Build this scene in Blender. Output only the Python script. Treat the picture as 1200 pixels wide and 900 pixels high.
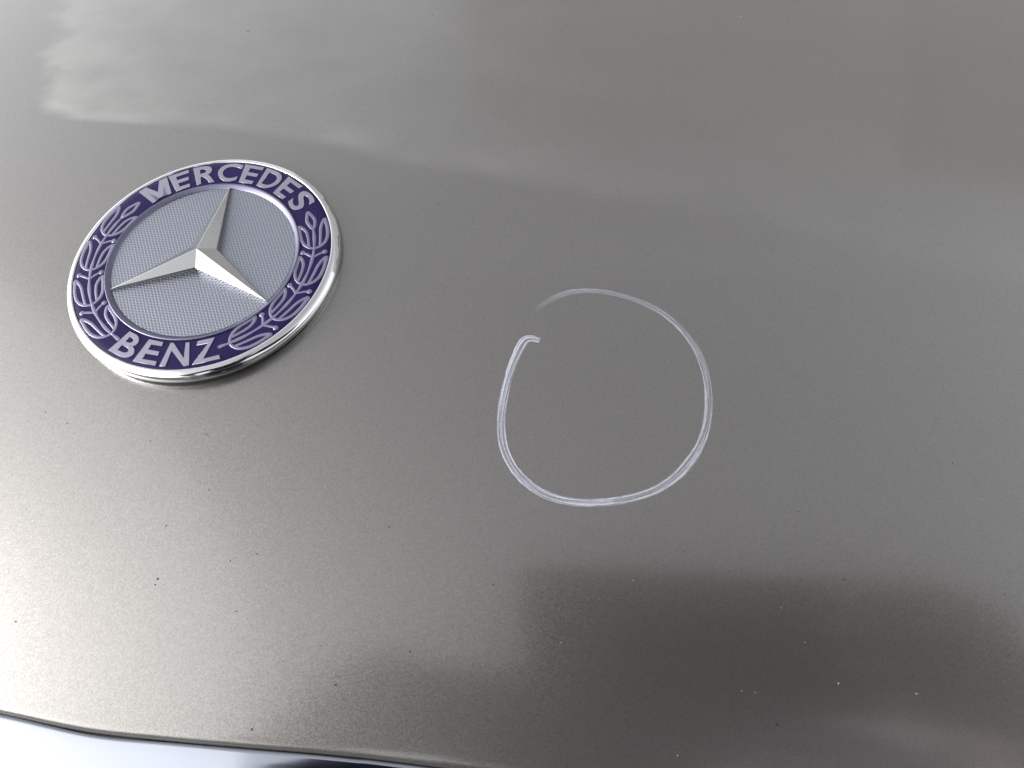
import bpy, bmesh, math, random
from mathutils import Vector, Matrix, noise
import numpy as np

random.seed(7)
for o in list(bpy.data.objects):
    bpy.data.objects.remove(o)

S = bpy.context.scene
COL = S.collection
U = 0.0268                      # metres per badge unit (radius of the enamel ring)
TILT = math.radians(10)         # the bonnet slopes down towards the front at the badge
BASE = Vector((0, 0, 0.86))     # badge height above the ground
FRAME = Matrix.Translation(BASE) @ Matrix.Rotation(TILT, 4, 'X')

# ------------------------------------------------------------------ camera
CAM_POS = Vector((3.12331865, -3.35604384, 4.53888019))
C_RIGHT = Vector((0.98997881, 0.12652403, -0.06271861))
C_UP = Vector((-0.08059368, 0.87091118, 0.48478694))
C_BACK = Vector((0.11595953, -0.47487407, 0.87238065))
cam_rot = Matrix((C_RIGHT, C_UP, C_BACK)).transposed().to_4x4()
CAM_LOCAL = Matrix.Translation(CAM_POS * U) @ cam_rot
cam_d = bpy.data.cameras.new('camera')
cam = bpy.data.objects.new('camera', cam_d)
COL.objects.link(cam)
cam.matrix_world = FRAME @ CAM_LOCAL
cam_d.sensor_width = 36.0
cam_d.lens = 27.0
cam_d.clip_start = 0.003
cam_d.clip_end = 500
cam_d.dof.use_dof = True
cam_d.dof.focus_distance = 0.160
cam_d.dof.aperture_fstop = 32
S.camera = cam

# ------------------------------------------------------------------ sky, sun, exposure
SUN_AZ = math.radians(-110)     # from +Y, clockwise: front left of the car
SUN_EL = math.radians(15)
sun_dir = Vector((math.sin(SUN_AZ) * math.cos(SUN_EL), math.cos(SUN_AZ) * math.cos(SUN_EL), math.sin(SUN_EL)))
world = bpy.data.worlds.new('World')
S.world = world
world.use_nodes = True
wn = world.node_tree
wn.nodes.clear()
w_out = wn.nodes.new('ShaderNodeOutputWorld')
w_bg = wn.nodes.new('ShaderNodeBackground')
w_sky = wn.nodes.new('ShaderNodeTexSky')
w_sky.sky_type = 'NISHITA'
w_sky.sun_disc = False
w_sky.sun_elevation = SUN_EL
w_sky.sun_rotation = SUN_AZ
w_sky.air_density = 1.0
w_sky.dust_density = 3.0
w_sky.ozone_density = 1.0
w_hsv = wn.nodes.new('ShaderNodeHueSaturation')      # overcast: almost no blue left
w_hsv.inputs['Saturation'].default_value = 0.10
wn.links.new(w_sky.outputs[0], w_hsv.inputs['Color'])
wn.links.new(w_hsv.outputs[0], w_bg.inputs['Color'])
w_bg.inputs['Strength'].default_value = 0.15
wn.links.new(w_bg.outputs[0], w_out.inputs[0])

sun_d = bpy.data.lights.new('sun', 'SUN')
sun_d.energy = 0.42
sun_d.angle = math.radians(90)
sun_d.color = (1.0, 0.97, 0.93)
sun = bpy.data.objects.new('sun', sun_d)
COL.objects.link(sun)
sun.rotation_euler = sun_dir.to_track_quat('Z', 'Y').to_euler()
sun.location = (0, 0, 5)

S.render.engine = 'CYCLES'
S.view_settings.view_transform = 'Standard'
S.view_settings.look = 'None'
S.view_settings.gamma = 1.0
S.view_settings.use_curve_mapping = False
S.view_settings.exposure = 1.65

# ------------------------------------------------------------------ helpers
def mesh_obj(name, verts, faces, mat, parent=None, smooth=True, matrix=None):
    me = bpy.data.meshes.new(name)
    me.from_pydata([tuple(v) for v in verts], [], faces)
    me.update()
    if smooth:
        me.polygons.foreach_set('use_smooth', [True] * len(me.polygons))
    o = bpy.data.objects.new(name, me)
    if mat:
        me.materials.append(mat)
    COL.objects.link(o)
    if parent:
        o.parent = parent
    if matrix is not None:
        o.matrix_world = matrix
    return o


def tag(o, label=None, cat=None, group=None, kind=None):
    if label: o['label'] = label
    if cat: o['category'] = cat
    if group: o['group'] = group
    if kind: o['kind'] = kind
    return o


def lathe(name, prof, mat, parent, seg=192):
    n = len(prof)
    vs, fs = [], []
    for i in range(seg):
        a = 2 * math.pi * i / seg
        for r, z in prof:
            vs.append((r * math.cos(a) * U, r * math.sin(a) * U, z * U))
    for i in range(seg):
        j = (i + 1) % seg
        for k in range(n - 1):
            fs.append((i * n + k, j * n + k, j * n + k + 1, i * n + k + 1))
    return mesh_obj(name, vs, fs, mat, parent)


def polar(a, r, z=0.0):
    return Vector((r * math.cos(math.radians(a)), r * math.sin(math.radians(a)), z))


def catmull(pts, n=6, closed=False):
    P = [Vector(p) for p in pts]
    m = len(P)
    out = []
    rng = range(m) if closed else range(m - 1)
    for i in rng:
        p0 = P[(i - 1) % m] if (closed or i > 0) else P[0]
        p1 = P[i]
        p2 = P[(i + 1) % m]
        p3 = P[(i + 2) % m] if (closed or i + 2 < m) else P[-1]
        for k in range(n):
            t = k / n
            out.append(0.5 * ((2 * p1) + (p2 - p0) * t + (2 * p0 - 5 * p1 + 4 * p2 - p3) * t * t
                              + (3 * p1 - p0 - 3 * p2 + p3) * t ** 3))
    if not closed:
        out.append(P[-1])
    return out


def stroke(pts, widths, h, z=0.0, closed=False):
    """raised line with a half-round section; pts in badge units, returns verts (metres), faces"""
    sec = [(-1, -0.6), (-0.95, 0.72), (-0.78, 0.97), (0.0, 1.0), (0.78, 0.97), (0.95, 0.72), (1, -0.6)]
    m = len(pts)
    vs, fs = [], []
    for i, p in enumerate(pts):
        if closed:
            d = pts[(i + 1) % m] - pts[i - 1]
        else:
            d = pts[min(i + 1, m - 1)] - pts[max(i - 1, 0)]
        d = Vector((d.x, d.y, 0)).normalized()
        s = Vector((-d.y, d.x, 0))
        w = widths[i] if isinstance(widths, (list, tuple)) else widths
        for a, b in sec:
            q = Vector((p.x, p.y, 0)) + s * (a * w)
            vs.append((q.x * U, q.y * U, (z + b * h) * U))
    k = len(sec)
    for i in range(m if closed else m - 1):
        j = (i + 1) % m
        for c in range(k - 1):
            fs.append((i * k + c, i * k + c + 1, j * k + c + 1, j * k + c))
    if not closed:
        fs.append(tuple(range(k)))
        fs.append(tuple(reversed(range((m - 1) * k, m * k))))
    return vs, fs


def merge(parts):
    vs, fs = [], []
    for v, f in parts:
        b = len(vs)
        vs += v
        fs += [tuple(i + b for i in q) for q in f]
    return vs, fs


def new_mat(name):
    m = bpy.data.materials.new(name)
    m.use_nodes = True
    nt = m.node_tree
    b = nt.nodes['Principled BSDF']
    return m, nt, b


def metal(name, col, rough, bump=0.0, scale=400.0, smudge=0.0):
    m, nt, b = new_mat(name)
    b.inputs['Base Color'].default_value = (*col, 1)
    b.inputs['Metallic'].default_value = 1.0
    b.inputs['Roughness'].default_value = rough
    tc = nt.nodes.new('ShaderNodeTexCoord')
    if smudge:
        n = nt.nodes.new('ShaderNodeTexNoise')
        n.inputs['Scale'].default_value = scale
        n.inputs['Detail'].default_value = 5
        nt.links.new(tc.outputs['Object'], n.inputs['Vector'])
        r = nt.nodes.new('ShaderNodeMapRange')
        r.inputs['From Min'].default_value = 0.35
        r.inputs['From Max'].default_value = 0.7
        r.inputs['To Min'].default_value = rough
        r.inputs['To Max'].default_value = rough + smudge
        nt.links.new(n.outputs['Fac'], r.inputs['Value'])
        nt.links.new(r.outputs[0], b.inputs['Roughness'])
    if bump:
        n2 = nt.nodes.new('ShaderNodeTexNoise')
        n2.inputs['Scale'].default_value = 2500
        nt.links.new(tc.outputs['Object'], n2.inputs['Vector'])
        bp = nt.nodes.new('ShaderNodeBump')
        bp.inputs['Strength'].default_value = bump
        bp.inputs['Distance'].default_value = 0.0001
        nt.links.new(n2.outputs['Fac'], bp.inputs['Height'])
        nt.links.new(bp.outputs[0], b.inputs['Normal'])
    return m


def plain(name, col, rough, coat=0.0):
    m, nt, b = new_mat(name)
    b.inputs['Base Color'].default_value = (*col, 1)
    b.inputs['Roughness'].default_value = rough
    b.inputs['Coat Weight'].default_value = coat
    return m

# ------------------------------------------------------------------ materials
M_CHROME = metal('chrome', (0.66, 0.66, 0.68), 0.05, smudge=0.10, scale=300)
M_TRIM = metal('trim_chrome', (0.32, 0.338, 0.39), 0.05, smudge=0.07, scale=120)
M_STAR = metal('star_chrome', (0.50, 0.50, 0.50), 0.13, bump=0.05, smudge=0.04, scale=500)
M_FIELD = metal('satin_silver', (0.265, 0.28, 0.325), 0.46, bump=0.03)
M_LIP = metal('lip_silver', (0.17, 0.17, 0.24), 0.34, smudge=0.08)
M_RELIEF = metal('relief_silver', (0.25, 0.235, 0.33), 0.34, bump=0.08, smudge=0.08, scale=600)


def enamel():
    m, nt, b = new_mat('blue_enamel')
    tc = nt.nodes.new('ShaderNodeTexCoord')
    n = nt.nodes.new('ShaderNodeTexNoise')
    n.inputs['Scale'].default_value = 900
    n.inputs['Detail'].default_value = 4
    nt.links.new(tc.outputs['Object'], n.inputs['Vector'])
    cr = nt.nodes.new('ShaderNodeValToRGB')
    cr.color_ramp.elements[0].color = (0.009, 0.004, 0.040, 1)
    cr.color_ramp.elements[1].color = (0.015, 0.008, 0.062, 1)
    nt.links.new(n.outputs['Fac'], cr.inputs[0])
    nt.links.new(cr.outputs[0], b.inputs['Base Color'])
    b.inputs['Roughness'].default_value = 0.35
    b.inputs['Specular IOR Level'].default_value = 0.16
    return m


M_ENAMEL = enamel()
M_LETTER = metal('letter_silver', (0.36, 0.35, 0.43), 0.28, bump=0.08, smudge=0.08, scale=600)


def paint():
    m, nt, b = new_mat('pewter_metallic_paint')
    L = nt.links.new
    tc = nt.nodes.new('ShaderNodeTexCoord')
    # flakes: every tiny cell tilts its own way
    v = nt.nodes.new('ShaderNodeTexVoronoi')
    v.inputs['Scale'].default_value = 9500
    L(tc.outputs['Object'], v.inputs['Vector'])
    geo = nt.nodes.new('ShaderNodeNewGeometry')
    sub = nt.nodes.new('ShaderNodeVectorMath'); sub.operation = 'SUBTRACT'
    sub.inputs[1].default_value = (0.5, 0.5, 0.5)
    L(v.outputs['Color'], sub.inputs[0])
    sc = nt.nodes.new('ShaderNodeVectorMath'); sc.operation = 'SCALE'
    sc.inputs['Scale'].default_value = 0.12
    L(sub.outputs[0], sc.inputs[0])
    add = nt.nodes.new('ShaderNodeVectorMath'); add.operation = 'ADD'
    L(geo.outputs['Normal'], add.inputs[0])
    L(sc.outputs[0], add.inputs[1])
    nor = nt.nodes.new('ShaderNodeVectorMath'); nor.operation = 'NORMALIZE'
    L(add.outputs[0], nor.inputs[0])
    L(nor.outputs[0], b.inputs['Normal'])
    # slight cloudiness of the pigment
    n = nt.nodes.new('ShaderNodeTexNoise')
    n.inputs['Scale'].default_value = 4200
    n.inputs['Detail'].default_value = 3
    L(tc.outputs['Object'], n.inputs['Vector'])
    cr = nt.nodes.new('ShaderNodeValToRGB')
    cr.color_ramp.elements[0].position = 0.3
    cr.color_ramp.elements[1].position = 0.7
    cr.color_ramp.elements[0].color = (0.162, 0.154, 0.147, 1)
    cr.color_ramp.elements[1].color = (0.216, 0.206, 0.197, 1)
    L(n.outputs['Fac'], cr.inputs[0])
    L(cr.outputs[0], b.inputs['Base Color'])
    b.inputs['Metallic'].default_value = 0.85
    b.inputs['Roughness'].default_value = 0.32
    b.inputs['Coat Weight'].default_value = 1.0
    b.inputs['Coat IOR'].default_value = 1.7
    # clear coat: micro wear makes its gloss uneven
    n2 = nt.nodes.new('ShaderNodeTexNoise')
    n2.inputs['Scale'].default_value = 28
    n2.inputs['Detail'].default_value = 5
    L(tc.outputs['Object'], n2.inputs['Vector'])
    r2 = nt.nodes.new('ShaderNodeMapRange')
    r2.inputs['To Min'].default_value = 0.11
    r2.inputs['To Max'].default_value = 0.19
    L(n2.outputs['Fac'], r2.inputs['Value'])
    L(r2.outputs[0], b.inputs['Coat Roughness'])
    # dried polish film with wiped edges
    at = nt.nodes.new('ShaderNodeAttribute')
    at.attribute_name = 'polish_film'
    mp = nt.nodes.new('ShaderNodeMapping')
    mp.inputs['Scale'].default_value = (22, 45, 40)
    mp.inputs['Rotation'].default_value = (0, 0, 0.08)
    L(tc.outputs['Object'], mp.inputs['Vector'])
    n3 = nt.nodes.new('ShaderNodeTexNoise')
    n3.inputs['Scale'].default_value = 3.0
    n3.inputs['Detail'].default_value = 6
    L(mp.outputs[0], n3.inputs['Vector'])
    r3 = nt.nodes.new('ShaderNodeMapRange')
    r3.inputs['From Min'].default_value = 0.25
    r3.inputs['From Max'].default_value = 0.75
    r3.inputs['To Min'].default_value = 0.6
    r3.inputs['To Max'].default_value = 1.25
    L(n3.outputs['Fac'], r3.inputs['Value'])
    mu = nt.nodes.new('ShaderNodeMath'); mu.operation = 'MULTIPLY'; mu.use_clamp = True
    L(at.outputs['Fac'], mu.inputs[0])
    L(r3.outputs[0], mu.inputs[1])
    film = nt.nodes.new('ShaderNodeBsdfDiffuse')
    film.inputs['Color'].default_value = (0.50, 0.50, 0.49, 1)
    mix = nt.nodes.new('ShaderNodeMixShader')
    L(mu.outputs[0], mix.inputs[0])
    L(b.outputs[0], mix.inputs[1])
    L(film.outputs[0], mix.inputs[2])
    L(mix.outputs[0], nt.nodes['Material Output'].inputs['Surface'])
    return m


M_PAINT = paint()
M_BLACK = plain('black_rubber', (0.012, 0.012, 0.013), 0.6)

# ------------------------------------------------------------------ ground
def asphalt():
    m, nt, b = new_mat('asphalt')
    tc = nt.nodes.new('ShaderNodeTexCoord')
    n = nt.nodes.new('ShaderNodeTexNoise')
    n.inputs['Scale'].default_value = 60
    n.inputs['Detail'].default_value = 8
    nt.links.new(tc.outputs['Object'], n.inputs['Vector'])
    cr = nt.nodes.new('ShaderNodeValToRGB')
    cr.color_ramp.elements[0].color = (0.035, 0.035, 0.036, 1)
    cr.color_ramp.elements[1].color = (0.085, 0.083, 0.08, 1)
    nt.links.new(n.outputs['Fac'], cr.inputs[0])
    nt.links.new(cr.outputs[0], b.inputs['Base Color'])
    b.inputs['Roughness'].default_value = 0.85
    return m


g = 120
tag(mesh_obj('ground', [(-g, -g, 0), (g, -g, 0), (g, g, 0), (-g, g, 0)], [(0, 1, 2, 3)], asphalt(), smooth=False),
    kind='structure')

# ------------------------------------------------------------------ house added out of view, darkens the reflection in the upper right paint
def box(name, x0, x1, y0, y1, z0, z1, mat, parent):
    v = [(x0, y0, z0), (x1, y0, z0), (x1, y1, z0), (x0, y1, z0), (x0, y0, z1), (x1, y0, z1), (x1, y1, z1), (x0, y1, z1)]
    f = [(0, 3, 2, 1), (4, 5, 6, 7), (0, 1, 5, 4), (1, 2, 6, 5), (2, 3, 7, 6), (3, 0, 4, 7)]
    o = mesh_obj(name, v, f, mat, None, smooth=False)
    o.parent = parent
    return o


def plaster():
    m, nt, b = new_mat('plaster')
    tc = nt.nodes.new('ShaderNodeTexCoord')
    n = nt.nodes.new('ShaderNodeTexNoise')
    n.inputs['Scale'].default_value = 1.4
    n.inputs['Detail'].default_value = 7
    nt.links.new(tc.outputs['Object'], n.inputs['Vector'])
    cr = nt.nodes.new('ShaderNodeValToRGB')
    cr.color_ramp.elements[0].color = (0.30, 0.296, 0.294, 1)
    cr.color_ramp.elements[1].color = (0.37, 0.366, 0.364, 1)
    nt.links.new(n.outputs['Fac'], cr.inputs[0])
    nt.links.new(cr.outputs[0], b.inputs['Base Color'])
    b.inputs['Roughness'].default_value = 0.9
    return m


house = bpy.data.objects.new('unseen_building', None)
COL.objects.link(house)
tag(house, 'grey plaster house added out of view to darken the upper right of the paint', 'unseen_building')
HX0, HX1, HY, HH = -1.1, 9.5, 5.2, 6.6
mp_ = plaster()
box('wall', HX0, HX1, HY, HY + 6, 0, HH, mp_, house)
box('roof', HX0 - 0.04, HX1 + 0.04, HY - 0.05, HY + 6.05, HH + 0.003, HH + 0.12, plain('roof_felt', (0.34, 0.335, 0.33), 0.9), house)
m_frame = plain('window_frame', (0.6, 0.6, 0.58), 0.5)
m_glass = plain('window_glass', (0.02, 0.025, 0.03), 0.06)
for zf in (0.9,):
    for xw in (0.4, 3.1, 5.8):
        w = box('window', xw, xw + 1.3, HY - 0.03, HY - 0.002, zf, zf + 1.5, m_frame, house)
        for k in (0, 1):
            p = box('pane', xw + 0.07 + k * 0.61, xw + 0.62 + k * 0.61, HY - 0.05, HY - 0.031, zf + 0.07, zf + 1.43, m_glass, w)

# ------------------------------------------------------------------ bonnet surface (badge units)
Z0 = -0.085


def profile(y, A=math.radians(15), p=1.6, y0=0.5, span=2.7, Rb=50.0):
    u = max(y0 - y, 0.0)
    v = max(y - y0, 0.0)
    return -A / span ** p * u ** (p + 1) / (p + 1) - v * v / (2 * Rb)


P00 = profile(0.0)


def zs(x, y):
    return Z0 + profile(y) - P00 - x * x / 140.0


def ns(x, y, e=1e-3):
    return Vector((-(zs(x + e, y) - zs(x - e, y)) / (2 * e), -(zs(x, y + e) - zs(x, y - e)) / (2 * e), 1)).normalized()


def lerp_poly(poly, t, axis=0):
    """value of the other axis along a polyline sorted on axis"""
    o = 1 - axis
    if t <= poly[0][axis]: 
        a, b = poly[0], poly[1]
    elif t >= poly[-1][axis]:
        a, b = poly[-2], poly[-1]
    else:
        for a, b in zip(poly, poly[1:]):
            if a[axis] <= t <= b[axis]:
                break
    k = (t - a[axis]) / (b[axis] - a[axis])
    return a[o] + (b[o] - a[o]) * k


HOOD_EDGE = [(-9, -3.05), (-3, -3.13), (-1.4, -3.19), (-0.657, -3.225), (-0.038, -3.258), (0.555, -3.252), (1.128, -3.235),
             (1.689, -3.215), (2.073, -3.205), (5, -3.16), (9, -3.05), (13, -2.9)]
TRIM_EDGE = [(-9, -3.09), (-3, -3.17), (-1.4, -3.225), (-0.651, -3.258), (0.027, -3.300), (0.558, -3.289), (1.131, -3.271),
             (1.8, -3.248), (2.127, -3.239), (5, -3.195), (9, -3.09), (13, -2.94)]


def smoothed(poly):
    pts = catmull([Vector((a, b, 0)) for a, b in poly], 6)
    return [(p.x, p.y) for p in pts]


HOOD_EDGE = [(a, b - 0.09 + 0.028 * min(1.0, max(0.0, a / 1.5))) for a, b in smoothed(HOOD_EDGE)]
TRIM_EDGE = [(a, b - 0.035 + 0.028 * min(1.0, max(0.0, a / 1.5))) for a, b in smoothed(TRIM_EDGE)]

SM_LEFT = [(1.4, -1.80), (1.52, -1.88), (1.706, -2.192), (2.063, -2.399), (2.445, -2.492), (2.784, -2.581), (3.102, -2.794),
           (3.373, -2.809), (4.5, -2.9)]                                # (y, x)
SM_LOW = [(-1.88, 1.52), (-1.278, 1.529), (-0.45, 1.491), (0.206, 1.402), (0.765, 1.307), (1.383, 1.186), (2.264, 1.046),
          (2.966, 0.962), (3.51, 0.951), (4.311, 0.853), (5.271, 0.658)]
SM_TWO = [(1.335, 2.225), (2.031, 2.26), (2.884, 2.082), (3.628, 1.862), (4.058, 1.707), (4.683, 1.568), (5.368, 1.517)]
SM_RIGHT = [(0.649, 5.206), (1.569, 5.395), (2.658, 5.565), (4.0, 5.762)]   # (y, x)


def sstep(a, b, t):
    t = min(1.0, max(0.0, (t - a) / (b - a)))
    return t * t * (3 - 2 * t)


def film(x, y):
    if y < -0.3 or y > 8 or x < -4 or x > 9:
        return 0.0
    nz = (noise.noise(Vector((x * 1.5, y * 3.2, 0.3))) * 0.14 + noise.noise(Vector((x * 4, y * 7, 3.1))) * 0.12
          + noise.noise(Vector((x * 8, y * 14, 5.1))) * 0.07)
    xl = lerp_poly(SM_LEFT, y, 0) + nz
    yl = lerp_poly(SM_LOW, max(-1.88, x), 0) + noise.noise(Vector((x * 1.3, 0, 7.7))) * 0.05
    soft = 0.05 + 0.03 * max(0.0, x + 1.5)
    m = sstep(-0.10, 0.22, x - xl) * sstep(-soft * 0.5, soft, y - yl)
    d = max(0.0, x - xl)
    e = max(0.0, y - yl)
    br = 0.9 + 0.4 * noise.noise(Vector((x * 1.1 + y * 0.5, y * 2.6 - x * 0.5, 11.0))) + 0.25 * noise.noise(Vector((x * 3.5, y * 5, 2.0)))
    f = 1.0 * m * max(0.2, br) * (0.23 * math.exp(-(d / 0.62) ** 1.5) * (0.75 + 0.5 * math.exp(-e / 0.35)) + 0.10 * math.exp(-d / 2.0)
             + (0.06 * math.exp(-e / 0.34) + 0.02) * (1 - 0.55 * sstep(1.0, 4.5, x)))
    y2 = lerp_poly(SM_TWO, min(5.4, max(1.4, x)), 0)
    xr = lerp_poly(SM_RIGHT, y, 0)
    inr = 1 - sstep(-0.05, 0.06, x - xr)
    f += 0.014 * sstep(0.9, 2.2, x) * sstep(-0.03, 0.10, y - y2) * inr * (1 - 0.5 * sstep(0.2, 1.2, y - y2))
    f += 0.007 * sstep(3.6, 4.8, x) * inr * sstep(0.2, 0.9, y - yl)
    f += 0.014 * m * (1 - sstep(1.05, 1.32, x - 0.06 * y))
    y3 = 0.002 + (x - 1.746) * 0.115
    f += 0.010 * sstep(1.6, 2.4, x) * sstep(-0.05, 0.10, y - y3) * (1 - sstep(0.0, 0.9, y - y3))
    return max(0.0, f)


def axis(parts):
    out = []
    for a, b, n in parts:
        out += [a + (b - a) * i / n for i in range(n)]
    out.append(parts[-1][1])
    return out


def build_hood():
    xs = axis([(-9, -4.2, 14), (-4.2, 8.0, 200), (8.0, 13, 14)])
    vs_ = axis([(0, 0.5, 24), (0.5, 8.6, 134), (8.6, 16, 16)])         # distance behind the front edge
    verts, faces, filmv = [], [], []
    RR = 0.09
    roll = [(-1.9, 0)] + [(t, 1) for t in np.linspace(1.0, 0.0, 9)[:-1]]
    rows = []
    for x in xs:
        ye = lerp_poly(HOOD_EDGE, x)
        row = []
        n = ns(x, ye + RR)
        t = Vector((0, 1, (zs(x, ye + RR + .01) - zs(x, ye + RR - .01)) / .02)).normalized()
        p0 = Vector((x, ye + RR, zs(x, ye + RR)))
        c = p0 - n * RR
        row.append((p0 - n * (RR * 2 + 0.25) + t * 0.8, 0))            # hem turned back under the panel
        row.append((p0 - n * (RR * 2) + t * 0.25, 0))
        row.append((c - n * RR, 0))
        for k in range(1, 13):
            a = math.pi * (1 - k / 13.0)
            row.append((c + n * (math.cos(a) * RR) - t * (math.sin(a) * RR), 0))
        for v in vs_:
            y = ye + RR + v
            row.append((Vector((x, y, zs(x, y))), 1))
        rows.append(row)
    m = len(rows[0])
    for row in rows:
        for p, k in row:
            verts.append(p * U)
            filmv.append(film(p.x, p.y) if k else 0.0)
    for i in range(len(rows) - 1):
        for j in range(m - 1):
            a = i * m + j
            faces.append((a, a + m, a + m + 1, a + 1))
    o = mesh_obj('car_hood', verts, faces, M_PAINT, matrix=FRAME)
    at = o.data.attributes.new('polish_film', 'FLOAT', 'POINT')
    at.data.foreach_set('value', filmv)
    return o


tag(build_hood(), 'pewter grey metallic car hood with hazy wipe marks and dust', 'car hood')

# ------------------------------------------------------------------ chrome trim below the front edge
def build_trim():
    xs = axis([(-9, -2.5, 12), (-2.5, 4.5, 90), (4.5, 13, 18)])
    ang = math.radians(-38)
    verts, faces = [], []
    prof = []
    # (forward, up) from the top back corner of the strip
    prof += [(-0.05, -0.9), (-0.05, -0.06)]
    for k in range(0, 7):
        a = math.radians(180 - k * (180 - 66) / 6.0)
        prof.append((-0.03 + 0.02 * math.cos(a), -0.02 + 0.02 * math.sin(a)))
    y, z = prof[-1]
    sl = math.radians(20)
    for k in range(1, 30):
        sl = math.radians(20 + 36 * (k / 29.0) ** 1.3)
        y += 0.055 * math.cos(sl)
        z -= 0.055 * math.sin(sl)
        prof.append((y, z))
    for k in range(1, 6):
        y += 0.05 * math.cos(sl + k * 0.17)
        z -= 0.05 * math.sin(sl + k * 0.17)
        prof.append((y, z))
    prof.append((y, z - 0.6))
    m = len(prof)
    for x in xs:
        ye = lerp_poly(TRIM_EDGE, x)
        z0 = zs(x, ye) - 0.01
        for fy, fz in prof:
            verts.append(Vector((x, ye - fy - 0.03, z0 + fz)) * U)
    for i in range(len(xs) - 1):
        for j in range(m - 1):
            a = i * m + j
            faces.append((a, a + 1, a + m + 1, a + m))
    o = mesh_obj('chrome_trim', verts, faces, M_TRIM, matrix=FRAME)
    return o


tag(build_trim(), 'polished chrome trim strip along the front edge of the hood', 'trim strip')

# ------------------------------------------------------------------ round badge
badge = bpy.data.objects.new('round_badge', None)
badge.empty_display_size = 0.02
COL.objects.link(badge)
badge.matrix_world = FRAME
tag(badge, 'round chrome rimmed blue enamel badge with a raised three pointed star', 'badge')

lathe('rim', [(0.998, -0.02), (0.999, 0.002), (1.004, 0.005), (1.014, 0.004), (1.028, -0.001), (1.042, -0.010), (1.053, -0.023),
              (1.061, -0.040), (1.065, -0.056), (1.063, -0.072), (1.056, -0.084), (1.046, -0.092), (1.036, -0.30)], M_CHROME, badge)
lathe('gasket', [(1.03, -0.07), (1.040, -0.088), (1.046, -0.10), (1.046, -0.32)], M_BLACK, badge)
lathe('enamel_ring', [(0.74, -0.02), (0.748, -0.001), (0.77, 0.0), (0.80, 0.002), (0.87, 0.004), (0.95, 0.002), (0.99, 0.0),
                      (1.0, -0.006), (1.004, -0.02)], M_ENAMEL, badge)
lathe('inner_rim', [(0.757, -0.02), (0.756, 0.004), (0.753, 0.009), (0.748, 0.010), (0.735, 0.003), (0.722, -0.006),
                    (0.711, -0.012), (0.708, -0.03)], M_LIP, badge)


def build_field():
    pitch = 0.0272
    q = pitch / 4.0
    rad = 0.714
    n = int(rad / (q * 0.866)) + 2
    idx, verts = {}, []
    hr = math.sqrt(3) / 2
    for j in range(-n, n + 1):
        for i in range(-2 * n, 2 * n + 1):
            x = (i + j * 0.5) * q
            y = j * q * hr
            if x * x + y * y > rad * rad:
                continue
            z = -0.013
            di, dj = (i + 2) % 4 - 2, (j + 2) % 4 - 2
            if (di, dj) == (0, 0):
                z = -0.0195
            elif (di, dj) in ((1, 0), (-1, 0), (0, 1), (0, -1), (1, -1), (-1, 1)):
                z = -0.0132
            idx[(i, j)] = len(verts)
            verts.append((x * U, y * U, z * U))
    faces = []
    for (i, j), a in idx.items():
        b = idx.get((i + 1, j)); c = idx.get((i, j + 1)); d = idx.get((i + 1, j - 1))
        if b is not None and c is not None:
            faces.append((a, b, c))
        if b is not None and d is not None:
            faces.append((a, d, b))
    o = mesh_obj('dimpled_disc', verts, faces, M_FIELD, badge, smooth=True)
    o['kind'] = 'stuff'
    o['label'] = 'silver disc with a fine pattern of dimples behind the star'
    return o


build_field()


def build_star():
    bm = bmesh.new()
    tip, notch, apex = 0.716, 0.126, 0.110
    ztip, znot, zb = 0.010, 0.034, -0.03
    top = bm.verts.new((0, 0, apex * U))
    ring, low = [], []
    for k in range(3):
        for a, r, z in ((90 + 120 * k, tip, ztip), (150 + 120 * k, notch, znot)):
            p = polar(a, r)
            ring.append(bm.verts.new((p.x * U, p.y * U, z * U)))
            low.append(bm.verts.new((p.x * U, p.y * U, zb * U)))
    for i in range(6):
        j = (i + 1) % 6
        bm.faces.new((top, ring[i], ring[j]))
        bm.faces.new((ring[i], low[i], low[j], ring[j]))
    bmesh.ops.recalc_face_normals(bm, faces=bm.faces)
    edges = [e for e in bm.edges if top in e.verts] + [e for e in bm.edges if e.verts[0] in ring and e.verts[1] in ring]
    bmesh.ops.bevel(bm, geom=edges, offset=0.0055 * U, segments=3, profile=0.6, affect='EDGES', clamp_overlap=True)
    me = bpy.data.meshes.new('star')
    bm.to_mesh(me)
    bm.free()
    me.materials.append(M_STAR)
    o = bpy.data.objects.new('star', me)
    COL.objects.link(o)
    o.parent = badge
    o['label'] = 'raised polished three pointed star with faceted arms'
    return o


build_star()

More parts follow.
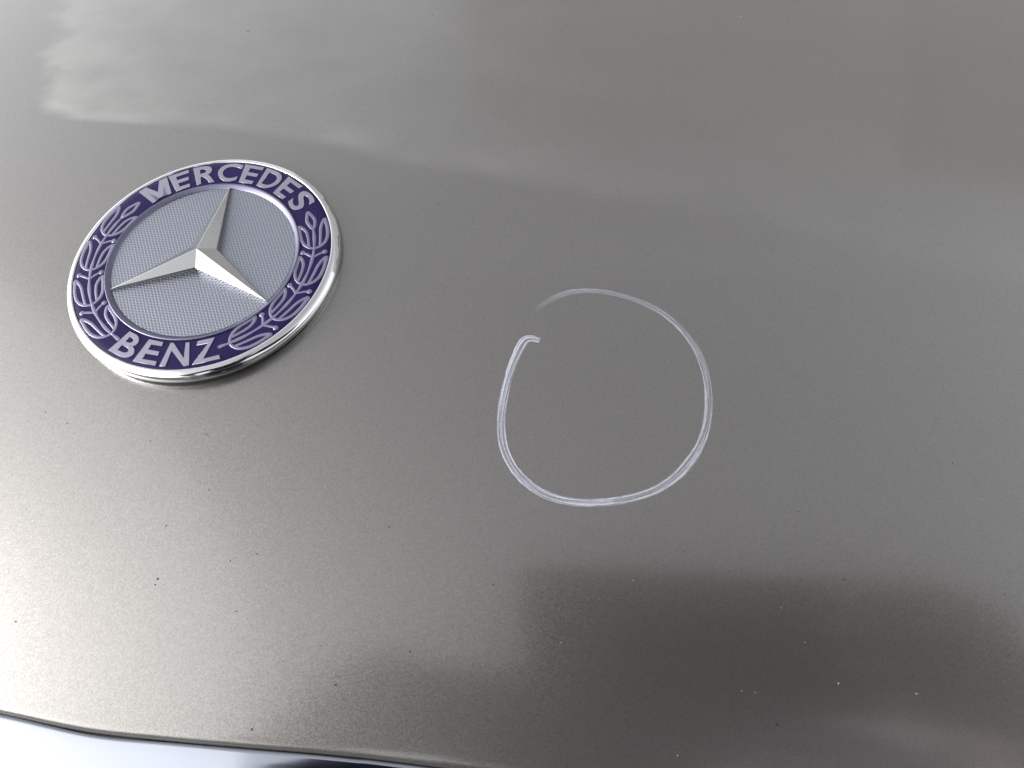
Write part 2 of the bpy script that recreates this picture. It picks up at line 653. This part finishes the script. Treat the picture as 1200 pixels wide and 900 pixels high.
# letters: built from the plain text curve, bent round the ring
def letter(ch, ang, width, top=True, rmid=0.8775, height=0.197):
    if ch == 'M':
        ol = [(0, 0), (0, 1), (.27, 1), (.5, .42), (.73, 1), (1, 1), (1, 0), (.81, 0), (.81, .64), (.585, .06), (.415, .06),
              (.19, .64), (.19, 0)]
        bm = bmesh.new()
        lo = [bm.verts.new((x, y, 0)) for x, y in ol]
        hi = [bm.verts.new((x, y, 1)) for x, y in ol]
        cap = bm.faces.new(list(reversed(hi)))
        for i in range(len(ol)):
            j = (i + 1) % len(ol)
            bm.faces.new((lo[j], lo[i], hi[i], hi[j]))
        bmesh.ops.triangulate(bm, faces=[cap])
        bmesh.ops.recalc_face_normals(bm, faces=bm.faces)
        return bend(bm, ch, ang, width, top, rmid, height)
    cu = bpy.data.curves.new('letter_curve', 'FONT')
    cu.body = ch
    cu.size = 1.0
    cu.offset = 0.016
    cu.extrude = 0.03
    cu.bevel_depth = 0.006
    cu.bevel_resolution = 1
    cu.resolution_u = 8
    tmp = bpy.data.objects.new('letter_tmp', cu)
    COL.objects.link(tmp)
    dg = bpy.context.evaluated_depsgraph_get()
    src = bpy.data.meshes.new_from_object(tmp.evaluated_get(dg))
    bpy.data.objects.remove(tmp)
    bm = bmesh.new()
    bm.from_mesh(src)
    bpy.data.meshes.remove(src)
    bmesh.ops.remove_doubles(bm, verts=bm.verts, dist=1e-5)
    return bend(bm, ch, ang, width, top, rmid, height)


def bend(bm, ch, ang, width, top, rmid, height):
    xs = [v.co.x for v in bm.verts]; ys = [v.co.y for v in bm.verts]; zz = [v.co.z for v in bm.verts]
    x0, x1, y0, y1 = min(xs), max(xs), min(ys), max(ys)
    z0, z1 = min(zz), max(zz)
    for v in bm.verts:
        fx = (v.co.x - x0) / (x1 - x0) - 0.5
        fy = (v.co.y - y0) / (y1 - y0) - 0.5
        fz = (v.co.z - z0) / (z1 - z0)
        # rigid letter with a light fan towards the outer edge
        w = width * (1 + (0.10 if top else -0.10) * fy * 2)
        if top:
            r = rmid + fy * height - (fx * w) ** 2 / (2 * rmid) * 0.0
            a = math.radians(ang) - fx * w / rmid
        else:
            r = rmid - fy * height
            a = math.radians(ang) + fx * w / rmid
        v.co = Vector((r * math.cos(a), r * math.sin(a), 0.0 + 0.0075 * fz)) * U
    me = bpy.data.meshes.new('letter')
    bm.to_mesh(me)
    bm.free()
    me.materials.append(M_LETTER)
    o = bpy.data.objects.new('letter', me)
    COL.objects.link(o)
    o.parent = badge
    o['label'] = 'raised silver letter ' + ch
    return o


for ch, a, w in zip('MERCEDES', (133.6, 120.3, 106.6, 94.0, 81.8, 69.2, 57.0, 44.2),
                    (0.208, 0.144, 0.182, 0.186, 0.144, 0.170, 0.144, 0.154)):
    letter(ch, a, w, True)
for ch, a, w in zip('BENZ', (-109.6, -96.8, -83.3, -69.6), (0.166, 0.148, 0.176, 0.170)):
    letter(ch, a, w, False)

# laurel branches: stem, leaves and berries, drawn in polar coordinates of the ring
R0 = 0.869
NODES = (9.8, -12.9, -35.6, -58.6)


def laurel(mirror):
    def pp(a, dr):
        return polar(180 - a if mirror else a, R0 + dr)

    def fix(vf):
        v, f = vf
        return (v, [tuple(reversed(q)) for q in f]) if mirror else (v, f)
    H = 0.0042
    main = [pp(NODES[3] - 5.7, 0.004), pp(NODES[3] - 3, 0.0)] + [pp(NODES[3] + t, 0) for t in range(0, 80, 6)] + [pp(23.5, 0.0)]
    st = catmull(main, 3)
    wd = [0.0125 + 0.003 * math.sin(i * 0.9) for i in range(len(st))]
    stem = mesh_obj('laurel_branch', *fix(stroke(st, wd, H)), M_RELIEF, badge)
    stem['label'] = 'raised silver laurel branch on the ' + ('left' if mirror else 'right') + ' of the blue ring'
    for a0 in NODES:
        for s in (1, -1):
            loop = [(0.2, 0.0), (1.2, 0.040), (3.4, 0.078), (7.0, 0.102), (11.5, 0.109), (15.0, 0.108), (17.6, 0.108),
                    (15.8, 0.080), (12.5, 0.058), (8.5, 0.050), (4.0, 0.046), (1.9, 0.043)]
            pts = [pp(a0 + da, s * dr * (1.0 if s > 0 else 0.97)) for da, dr in loop]
            sm = catmull(pts, 5)
            n = len(sm)
            w = [0.0108 + 0.0024 * math.sin(math.pi * min(1.0, i / n * 1.15)) for i in range(n)]
            leaf = mesh_obj('leaf', *fix(stroke(sm, w, H * (1.0 + 0.06 * s))), M_RELIEF, stem)
            # berry on its stalk
            if a0 != NODES[-1] or True:
                fk = a0 - 5.6
                if a0 == NODES[3]:
                    continue
                bp = catmull([pp(fk, 0), pp(fk + 1.2, s * 0.022), pp(fk + 2.4, s * 0.048), pp(fk + 3.4, s * 0.078)], 4)
                v1 = stroke(bp, 0.0098, H * 0.96)
                c = pp(fk + 3.6, s * 0.085)
                vs, fs = [], []
                seg, rg = 14, 5
                rr = 0.0215
                for i in range(rg):
                    el = math.radians(-10 + 95 * i / (rg - 1))
                    for k in range(seg):
                        t = 2 * math.pi * k / seg
                        vs.append(((c.x + rr * math.cos(el) * math.cos(t)) * U, (c.y + rr * math.cos(el) * math.sin(t)) * U,
                                   (H * 1.25 * math.sin(el)) * U))
                for i in range(rg - 1):
                    for k in range(seg):
                        k2 = (k + 1) % seg
                        fs.append((i * seg + k, i * seg + k2, (i + 1) * seg + k2, (i + 1) * seg + k))
                fs.append(tuple((rg - 1) * seg + k for k in range(seg)))
                mesh_obj('berry', *merge([fix(v1), (vs, fs)]), M_RELIEF, stem)
    tl = [(23.2, 0.0), (26.0, 0.021), (29.2, 0.029), (32.2, 0.019), (35.2, 0.004), (32.6, -0.016), (29.6, -0.029), (26.2, -0.020)]
    sm = catmull([pp(a, d) for a, d in tl], 5, closed=True)
    mesh_obj('leaf', *fix(stroke(sm, 0.0140, H, closed=True)), M_RELIEF, stem)
    return stem


laurel(False)
laurel(True)

# ------------------------------------------------------------------ ring drawn on the paint
RING = [(2.655, -0.434), (2.586, -0.423), (2.537, -0.462), (2.492, -0.606), (2.454, -0.791), (2.446, -0.968), (2.457, -1.111),
        (2.482, -1.249), (2.546, -1.361), (2.635, -1.461), (2.758, -1.541), (2.892, -1.575), (3.045, -1.58), (3.194, -1.563),
        (3.339, -1.524), (3.487, -1.469), (3.612, -1.386), (3.72, -1.27), (3.812, -1.121), (3.859, -0.953), (3.871, -0.762),
        (3.847, -0.588), (3.807, -0.436), (3.721, -0.283), (3.608, -0.162), (3.48, -0.065), (3.308, 0.0), (3.14, 0.04),
        (2.97, 0.046), (2.801, 0.01), (2.694, -0.069), (2.618, -0.152), (2.583, -0.218)]
RING_W = [6, 8, 11, 10, 9.5, 9.5, 9.5, 9, 9, 9, 8.5, 8.5, 8.5, 8.5, 8.5, 9, 10, 11, 10, 9, 8.5, 8, 8, 7, 6.5, 6.5, 6, 5.5, 6, 6.5, 7, 7.5, 6]


def wax():
    m, nt, b = new_mat('white_wax_mark')
    L = nt.links.new
    uv = nt.nodes.new('ShaderNodeUVMap')
    uv.uv_map = 'UVMap'
    mp = nt.nodes.new('ShaderNodeMapping')
    mp.inputs['Scale'].default_value = (2.6, 0.7, 1.0)
    L(uv.outputs[0], mp.inputs['Vector'])
    n = nt.nodes.new('ShaderNodeTexNoise')
    n.inputs['Scale'].default_value = 1.0
    n.inputs['Detail'].default_value = 4
    n.inputs['Roughness'].default_value = 0.65
    L(mp.outputs[0], n.inputs['Vector'])
    r = nt.nodes.new('ShaderNodeMapRange')
    r.inputs['From Min'].default_value = 0.42
    r.inputs['From Max'].default_value = 0.58
    r.inputs['To Min'].default_value = 0.12
    r.inputs['To Max'].default_value = 0.98
    L(n.outputs['Fac'], r.inputs['Value'])
    at = nt.nodes.new('ShaderNodeAttribute')
    at.attribute_name = 'cover'
    mu = nt.nodes.new('ShaderNodeMath'); mu.operation = 'MULTIPLY'; mu.use_clamp = True
    n4 = nt.nodes.new('ShaderNodeTexNoise')
    n4.inputs['Scale'].default_value = 9.0
    n4.inputs['Detail'].default_value = 3
    L(uv.outputs[0], n4.inputs['Vector'])
    r4 = nt.nodes.new('ShaderNodeMapRange')
    r4.inputs['From Min'].default_value = 0.34
    r4.inputs['From Max'].default_value = 0.52
    r4.inputs['To Min'].default_value = 0.65
    L(n4.outputs['Fac'], r4.inputs['Value'])
    skip = nt.nodes.new('ShaderNodeMath'); skip.operation = 'MULTIPLY'
    L(r.outputs[0], skip.inputs[0])
    L(r4.outputs[0], skip.inputs[1])
    L(skip.outputs[0], mu.inputs[0])
    L(at.outputs['Fac'], mu.inputs[1])
    L(mu.outputs[0], b.inputs['Alpha'])
    b.inputs['Base Color'].default_value = (0.49, 0.505, 0.60, 1)
    b.inputs['Roughness'].default_value = 0.55
    bp = nt.nodes.new('ShaderNodeBump')
    bp.inputs['Strength'].default_value = 0.4
    bp.inputs['Distance'].default_value = 0.0002
    L(n.outputs['Fac'], bp.inputs['Height'])
    L(bp.outputs[0], b.inputs['Normal'])
    return m


def build_ring():
    ctl = [Vector((a, b, 0)) for a, b in RING]
    ctl = [ctl[i] if i < 4 or i > len(ctl) - 3 else ctl[i] * 0.5 + (ctl[i - 1] + ctl[i + 1]) * 0.25 for i in range(len(ctl))]
    pts = catmull(ctl, 8)
    n = len(pts)
    wd = []
    for i in range(n):
        t = i / 8.0
        k = min(int(t), len(RING_W) - 2)
        wd.append(RING_W[k] + (RING_W[k + 1] - RING_W[k]) * (t - k))
    verts, faces, cover, uvs = [], [], [], []
    m = 13
    s = 0.0
    for i, p in enumerate(pts):
        if i:
            s += (p - pts[i - 1]).length
        d = (pts[min(i + 1, n - 1)] - pts[max(i - 1, 0)]).normalized()
        side = Vector((-d.y, d.x, 0))
        half = wd[i] / 168.0 * 0.54
        half *= 1 + 0.10 * noise.noise(Vector((s * 6, 0, 0)))
        f = i / (n - 1)
        for j in range(m):
            u = j / (m - 1) * 2 - 1
            edge = 1 + 0.12 * noise.noise(Vector((s * 22, u * 2.0 + 9, 0))) * abs(u)
            q = p + side * (u * half * edge)
            z = zs(q.x, q.y) + 0.0014 + 0.0008 * (1 - u * u)
            verts.append(Vector((q.x, q.y, z)) * U)
            c = 1.0
            c *= 0.55 + 0.45 * abs(u) ** 1.5 if 0.42 < f < 0.95 else 0.8 + 0.2 * abs(u)
            if abs(u) > 0.95:
                c *= 0.55
            c *= 1 - 0.35 * sstep(0.55, 0.9, f)
            c *= 1 - sstep(0.90, 1.0, f) * 0.96
            cover.append(max(0.0, c))
            uvs.append((u, s * 2.2))
    for i in range(n - 1):
        for j in range(m - 1):
            a = i * m + j
            faces.append((a, a + m, a + m + 1, a + 1))
    o = mesh_obj('chalk_ring', verts, faces, wax(), matrix=FRAME)
    at = o.data.attributes.new('cover', 'FLOAT', 'POINT')
    at.data.foreach_set('value', cover)
    ul = o.data.uv_layers.new(name='UVMap')
    for lp in o.data.loops:
        ul.data[lp.index].uv = uvs[lp.vertex_index]
    return o


tag(build_ring(), 'open ring drawn in streaky white wax on the grey paint', 'ring mark')

# ------------------------------------------------------------------ dust and grit
DARK = [(0.303, -2.357, 3.2), (0.293, -2.395, 2.6), (1.093, -3.159, 3.0), (1.602, -2.846, 3.2), (1.804, -1.874, 2.2),
        (2.534, -2.151, 2.6), (2.053, -2.601, 2.4), (4.739, -1.86, 3.4), (4.337, -2.736, 4.2), (4.674, -2.137, 2.6),
        (0.527, -1.758, 2.2), (0.95, -2.134, 2.2), (-0.644, -1.393, 2.2), (-0.638, -2.72, 2.6), (0.778, -2.195, 2.2),
        (0.879, -2.495, 2.0), (0.284, -2.021, 2.2), (3.737, -1.808, 2.0), (4.457, -1.467, 2.0), (5.733, -1.824, 2.0),
        (5.474, -1.019, 2.0), (0.41, -1.38, 1.8), (0.014, -1.466, 1.8)]
PALE = [(-0.553, 2.837, 4.0), (2.052, 0.056, 3.4), (2.02, 0.075, 2.2), (1.705, 0.761, 3.0), (5.176, -2.463, 4.2), (4.709, -2.464, 3.0),
        (4.503, -2.257, 2.4), (3.002, -2.436, 2.8), (4.211, -2.577, 2.2), (5.586, -1.994, 2.4), (1.211, 3.187, 3.2), (-0.836, -1.326, 2.4),
        (3.425, 1.87, 2.6), (3.782, 1.482, 2.6), (3.805, 1.225, 2.2), (4.384, 1.031, 2.4), (4.267, 0.918, 2.2), (4.151, 0.79, 2.2),
        (3.939, 0.306, 2.4), (4.154, 3.442, 3.4), (4.128, -2.578, 2.2), (3.764, -2.975, 2.8), (3.423, -2.023, 2.0), (3.215, -2.155, 1.8),
        (4.352, -2.076, 2.0), (1.381, 0.768, 2.2), (0.762, -1.278, 2.0)]
_ico = bmesh.new()
bmesh.ops.create_icosphere(_ico, subdivisions=1, radius=1.0)
_ico.verts.ensure_lookup_table()
IV = [v.co.copy() for v in _ico.verts]
IF = [tuple(v.index for v in f.verts) for f in _ico.faces]
_ico.free()


def grains(name, spots, mat):
    parts = []
    for x, y, px in spots:
        r = px / 168.0 * 0.40
        n = ns(x, y)
        rot = Matrix.Rotation(random.uniform(0, 6.28), 3, 'Z')
        el = random.uniform(0.75, 1.35)
        vs = []
        for v in IV:
            q = rot @ Vector((v.x * el, v.y / el, v.z * 0.55)) * (r * random.uniform(0.75, 1.15))
            vs.append((Vector((x, y, zs(x, y))) + q + n * (r * 0.3)) * U)
        parts.append((vs, IF))
    return mesh_obj(name, *merge(parts), mat, matrix=FRAME, smooth=False)


def scatter(n, lo, hi):
    out = []
    while len(out) < n:
        x = random.uniform(-3.6, 7.4); y = random.uniform(-3.1, 4.2)
        if math.hypot(x, y) < 1.12:
            continue
        out.append((x, y, lo + (hi - lo) * random.random() ** 3))
    return out


tag(grains('dark_grit', DARK + scatter(170, 0.5, 1.4), plain('grit_dark', (0.02, 0.018, 0.016), 0.8)),
    'scattered dark specks of grit on the grey paint', 'grit', kind='stuff')
tag(grains('pale_dust', PALE + scatter(260, 0.4, 1.3), plain('dust_pale', (0.15, 0.148, 0.142), 0.8)),
    'scattered pale specks of dust on the grey paint', 'dust', kind='stuff')

# ------------------------------------------------------------------ the phone that takes the picture, mirrored in the paint
def build_phone():
    root = bpy.data.objects.new('smartphone', None)
    root.empty_display_size = 0.02
    COL.objects.link(root)
    root.matrix_world = FRAME @ CAM_LOCAL
    tag(root, 'dark smartphone mirrored as a dark block in the lower right paint', 'phone')
    x0, x1, y0, y1 = -0.013, 0.138, -0.060, 0.013      # right / up of the lens
    rad, zf, zb = 0.010, 0.0025, 0.0105                # behind the lens
    pts = []
    for cx, cy, a0 in ((x1 - rad, y1 - rad, 0), (x0 + rad, y1 - rad, 90), (x0 + rad, y0 + rad, 180), (x1 - rad, y0 + rad, 270)):
        for k in range(7):
            a = math.radians(a0 + 15 * k)
            pts.append((cx + rad * math.cos(a), cy + rad * math.sin(a)))
    n = len(pts)
    cx, cy = (x0 + x1) / 2, (y0 + y1) / 2
    lay = [(0.0012, zf), (0.0003, zf + 0.0006), (0, zf + 0.0018), (0, zb - 0.0018), (0.0003, zb - 0.0006), (0.0012, zb)]
    vs, fs = [], []
    for ins, z in lay:
        for px, py in pts:
            d = Vector((px - cx, py - cy, 0)).normalized()
            vs.append((px - d.x * ins, py - d.y * ins, z))
    for l in range(len(lay) - 1):
        for k in range(n):
            k2 = (k + 1) % n
            fs.append((l * n + k, (l + 1) * n + k, (l + 1) * n + k2, l * n + k2))
    fs.append(tuple(range(n)))
    fs.append(tuple(reversed(range((len(lay) - 1) * n, len(lay) * n))))
    mesh_obj('body', vs, fs, plain('phone_case', (0.02, 0.02, 0.022), 0.5), root, smooth=False)
    # lens bezels: open rings standing off the back, the picture is taken through one of them
    for lx, ly in ((0.0, 0.0), (0.0, -0.018), (0.018, -0.009)):
        seg = 32
        pr = [(0.0070, zf + 0.0002), (0.0070, 0.0010), (0.0062, 0.0007), (0.0056, 0.0010), (0.0056, zf + 0.0002)]
        v2, f2 = [], []
        for i in range(seg):
            a = 2 * math.pi * i / seg
            for r, z in pr:
                v2.append((lx + r * math.cos(a), ly + r * math.sin(a), z))
        for i in range(seg):
            j = (i + 1) % seg
            for k in range(len(pr) - 1):
                f2.append((i * len(pr) + k, j * len(pr) + k, j * len(pr) + k + 1, i * len(pr) + k + 1))
        mesh_obj('lens_ring', v2, f2, M_BLACK, root)
    return root


build_phone()

# ------------------------------------------------------------------ the person holding it, out of frame, added for the dark reflection
def skinned(name, joints, edges, mat, parent, root, levels=2):
    names = list(joints)
    me = bpy.data.meshes.new(name)
    me.from_pydata([joints[n][0] for n in names], [(names.index(a), names.index(b)) for a, b in edges], [])
    o = bpy.data.objects.new(name, me)
    COL.objects.link(o)
    md = o.modifiers.new('Skin', 'SKIN')
    md.use_smooth_shade = True
    for i, n in enumerate(names):
        r = joints[n][1]
        v = me.skin_vertices[0].data[i]
        v.radius = r if isinstance(r, tuple) else (r, r)
        v.use_root = (n == root)
    sb = o.modifiers.new('Subdivision', 'SUBSURF')
    sb.levels = levels
    sb.render_levels = levels
    me.materials.append(mat)
    if parent:
        o.parent = parent
        o.matrix_parent_inverse = parent.matrix_world.inverted()
    return o


def build_person():
    T = FRAME @ CAM_LOCAL

    def ph(x, y, z):
        return tuple(T @ Vector((x, y, z)))
    root = bpy.data.objects.new('person', None)
    root.location = (0.16, -0.68, 0)
    root.empty_display_size = 0.2
    COL.objects.link(root)
    bpy.context.view_layer.update()
    tag(root, 'person in a navy jacket leaning over the hood with a phone, added out of frame for a dark reflection', 'person')
    skin = plain('skin', (0.30, 0.24, 0.21), 0.5)
    wrist = ph(0.190, -0.075, 0.045)
    J = {
        'pelvis': ((0.16, -0.70, 0.96), (0.15, 0.11)), 'waist': ((0.16, -0.68, 1.10), (0.135, 0.10)),
        'chest': ((0.16, -0.63, 1.28), (0.155, 0.115)), 'collar': ((0.16, -0.59, 1.41), (0.10, 0.08)),
        'neck': ((0.16, -0.56, 1.48), 0.055), 'jaw': ((0.16, -0.515, 1.555), (0.068, 0.078)),
        'brow': ((0.16, -0.505, 1.63), (0.076, 0.092)), 'crown': ((0.16, -0.52, 1.70), (0.06, 0.075)),
        'nose': ((0.16, -0.415, 1.575), 0.012),
        'r_sho': ((0.34, -0.59, 1.37), 0.062), 'r_elb': ((0.44, -0.46, 1.12), 0.043), 'r_wri': (wrist, 0.027),
        'r_palm': (ph(0.160, -0.035, 0.016), (0.020, 0.030)),
        'l_sho': ((-0.03, -0.59, 1.37), 0.062), 'l_elb': ((-0.15, -0.60, 1.11), 0.043), 'l_wri': ((-0.06, -0.50, 0.89), 0.028),
        'l_palm': ((-0.05, -0.47, 0.82), (0.02, 0.036)),
        'r_hip': ((0.25, -0.70, 0.88), 0.095), 'r_kne': ((0.26, -0.66, 0.48), 0.058), 'r_ank': ((0.26, -0.72, 0.09), 0.038),
        'r_toe': ((0.27, -0.57, 0.03), 0.034),
        'l_hip': ((0.07, -0.70, 0.88), 0.095), 'l_kne': ((0.06, -0.66, 0.48), 0.058), 'l_ank': ((0.06, -0.72, 0.09), 0.038),
        'l_toe': ((0.05, -0.57, 0.03), 0.034),
    }
    E_ = [('pelvis', 'waist'), ('waist', 'chest'), ('chest', 'collar'), ('collar', 'neck'), ('neck', 'jaw'), ('jaw', 'brow'),
          ('brow', 'crown'), ('jaw', 'nose'), ('collar', 'r_sho'), ('r_sho', 'r_elb'), ('r_elb', 'r_wri'), ('r_wri', 'r_palm'),
          ('collar', 'l_sho'), ('l_sho', 'l_elb'), ('l_elb', 'l_wri'), ('l_wri', 'l_palm'),
          ('pelvis', 'r_hip'), ('r_hip', 'r_kne'), ('r_kne', 'r_ank'), ('r_ank', 'r_toe'),
          ('pelvis', 'l_hip'), ('l_hip', 'l_kne'), ('l_kne', 'l_ank'), ('l_ank', 'l_toe')]
    # right hand: four fingers across the back of the phone, thumb on the screen side
    for k, (yy, reach) in enumerate(((0.000, 0.112), (-0.019, 0.104), (-0.038, 0.107), (-0.055, 0.116))):
        a, b, c = 'rf%da' % k, 'rf%db' % k, 'rf%dc' % k
        J[a] = (ph(0.151, yy - 0.004, 0.000), 0.0095)
        J[b] = (ph(0.138, yy, -0.0085), 0.0088)
        J[c] = (ph(reach - 0.012, yy + 0.003, -0.0062), 0.0078)
        E_ += [('r_palm', a), (a, b), (b, c)]
    J['rta'] = (ph(0.152, -0.020, 0.022), 0.011)
    J['rtb'] = (ph(0.124, -0.018, 0.022), 0.009)
    E_ += [('r_palm', 'rta'), ('rta', 'rtb')]
    # left hand: relaxed
    for k, (dx, ln) in enumerate(((-0.028, 0.070), (-0.009, 0.078), (0.010, 0.073), (0.028, 0.058))):
        a, b = 'lf%da' % k, 'lf%db' % k
        J[a] = ((-0.05 + dx, -0.455, 0.772), 0.0088)
        J[b] = ((-0.05 + dx, -0.435, 0.772 - ln), 0.0078)
        E_ += [('l_palm', a), (a, b)]
    J['lta'] = ((-0.010, -0.445, 0.80), 0.010)
    J['ltb'] = ((0.004, -0.42, 0.765), 0.0085)
    E_ += [('l_palm', 'lta'), ('lta', 'ltb')]
    body = skinned('body', J, E_, skin, root, 'pelvis')

    def grow(keys, d):
        out = {}
        for k in keys:
            p, r = J[k]
            out[k] = (p, tuple(x + d for x in r) if isinstance(r, tuple) else r + d)
        return out
    navy = plain('navy_cloth', (0.018, 0.022, 0.045), 0.85)
    jk = ['pelvis', 'waist', 'chest', 'collar', 'r_sho', 'r_elb', 'l_sho', 'l_elb']
    G = grow(jk, 0.022)
    for s in 'rl':
        e, w = Vector(J[s + '_elb'][0]), Vector(J[s + '_wri'][0])
        G[s + '_cuff'] = (tuple(e.lerp(w, 0.88)), 0.040)
    skinned('jacket', G, [('pelvis', 'waist'), ('waist', 'chest'), ('chest', 'collar'), ('collar', 'r_sho'), ('r_sho', 'r_elb'),
                          ('r_elb', 'r_cuff'), ('collar', 'l_sho'), ('l_sho', 'l_elb'), ('l_elb', 'l_cuff')], navy, root, 'pelvis')
    G = grow(['r_hip', 'r_kne', 'l_hip', 'l_kne'], 0.016)
    G['pelvis'] = ((0.16, -0.70, 0.95), (0.158, 0.118))
    for s in 'rl':
        p = J[s + '_ank'][0]
        G[s + '_hem'] = ((p[0], p[1], p[2] + 0.03), 0.055)
    skinned('trousers', G, [('pelvis', 'r_hip'), ('r_hip', 'r_kne'), ('r_kne', 'r_hem'), ('pelvis', 'l_hip'), ('l_hip', 'l_kne'),
                            ('l_kne', 'l_hem')], plain('denim', (0.03, 0.035, 0.05), 0.9), root, 'pelvis')
    for s in 'rl':
        a, t = Vector(J[s + '_ank'][0]), Vector(J[s + '_toe'][0])
        skinned('shoe', {'heel': ((a.x, a.y - 0.03, 0.045), 0.045), 'mid': (tuple(a.lerp(t, 0.55) * 1.0), 0.046),
                         'toe': ((t.x, t.y + 0.02, 0.038), 0.036)}, [('heel', 'mid'), ('mid', 'toe')],
                plain('shoe_leather', (0.015, 0.013, 0.012), 0.5), root, 'mid')
    skinned('hair', {'nape': ((0.16, -0.575, 1.60), (0.070, 0.05)), 'back': ((0.16, -0.57, 1.665), (0.082, 0.062)),
                     'top': ((0.16, -0.525, 1.715), (0.075, 0.045)), 'fringe': ((0.16, -0.455, 1.70), (0.062, 0.026))},
            [('nape', 'back'), ('back', 'top'), ('top', 'fringe')], plain('dark_hair', (0.02, 0.014, 0.01), 0.6), root, 'back')
    for dx in (-0.03, 0.03):
        vs = [(Vector(v) * 0.011) + Vector((0.16 + dx, -0.430, 1.612)) for v in IV]
        e = mesh_obj('eye', vs, IF, plain('eye_white', (0.5, 0.48, 0.45), 0.2), None)
        e.parent = root
        e.matrix_parent_inverse = root.matrix_world.inverted()
    return root


build_person()
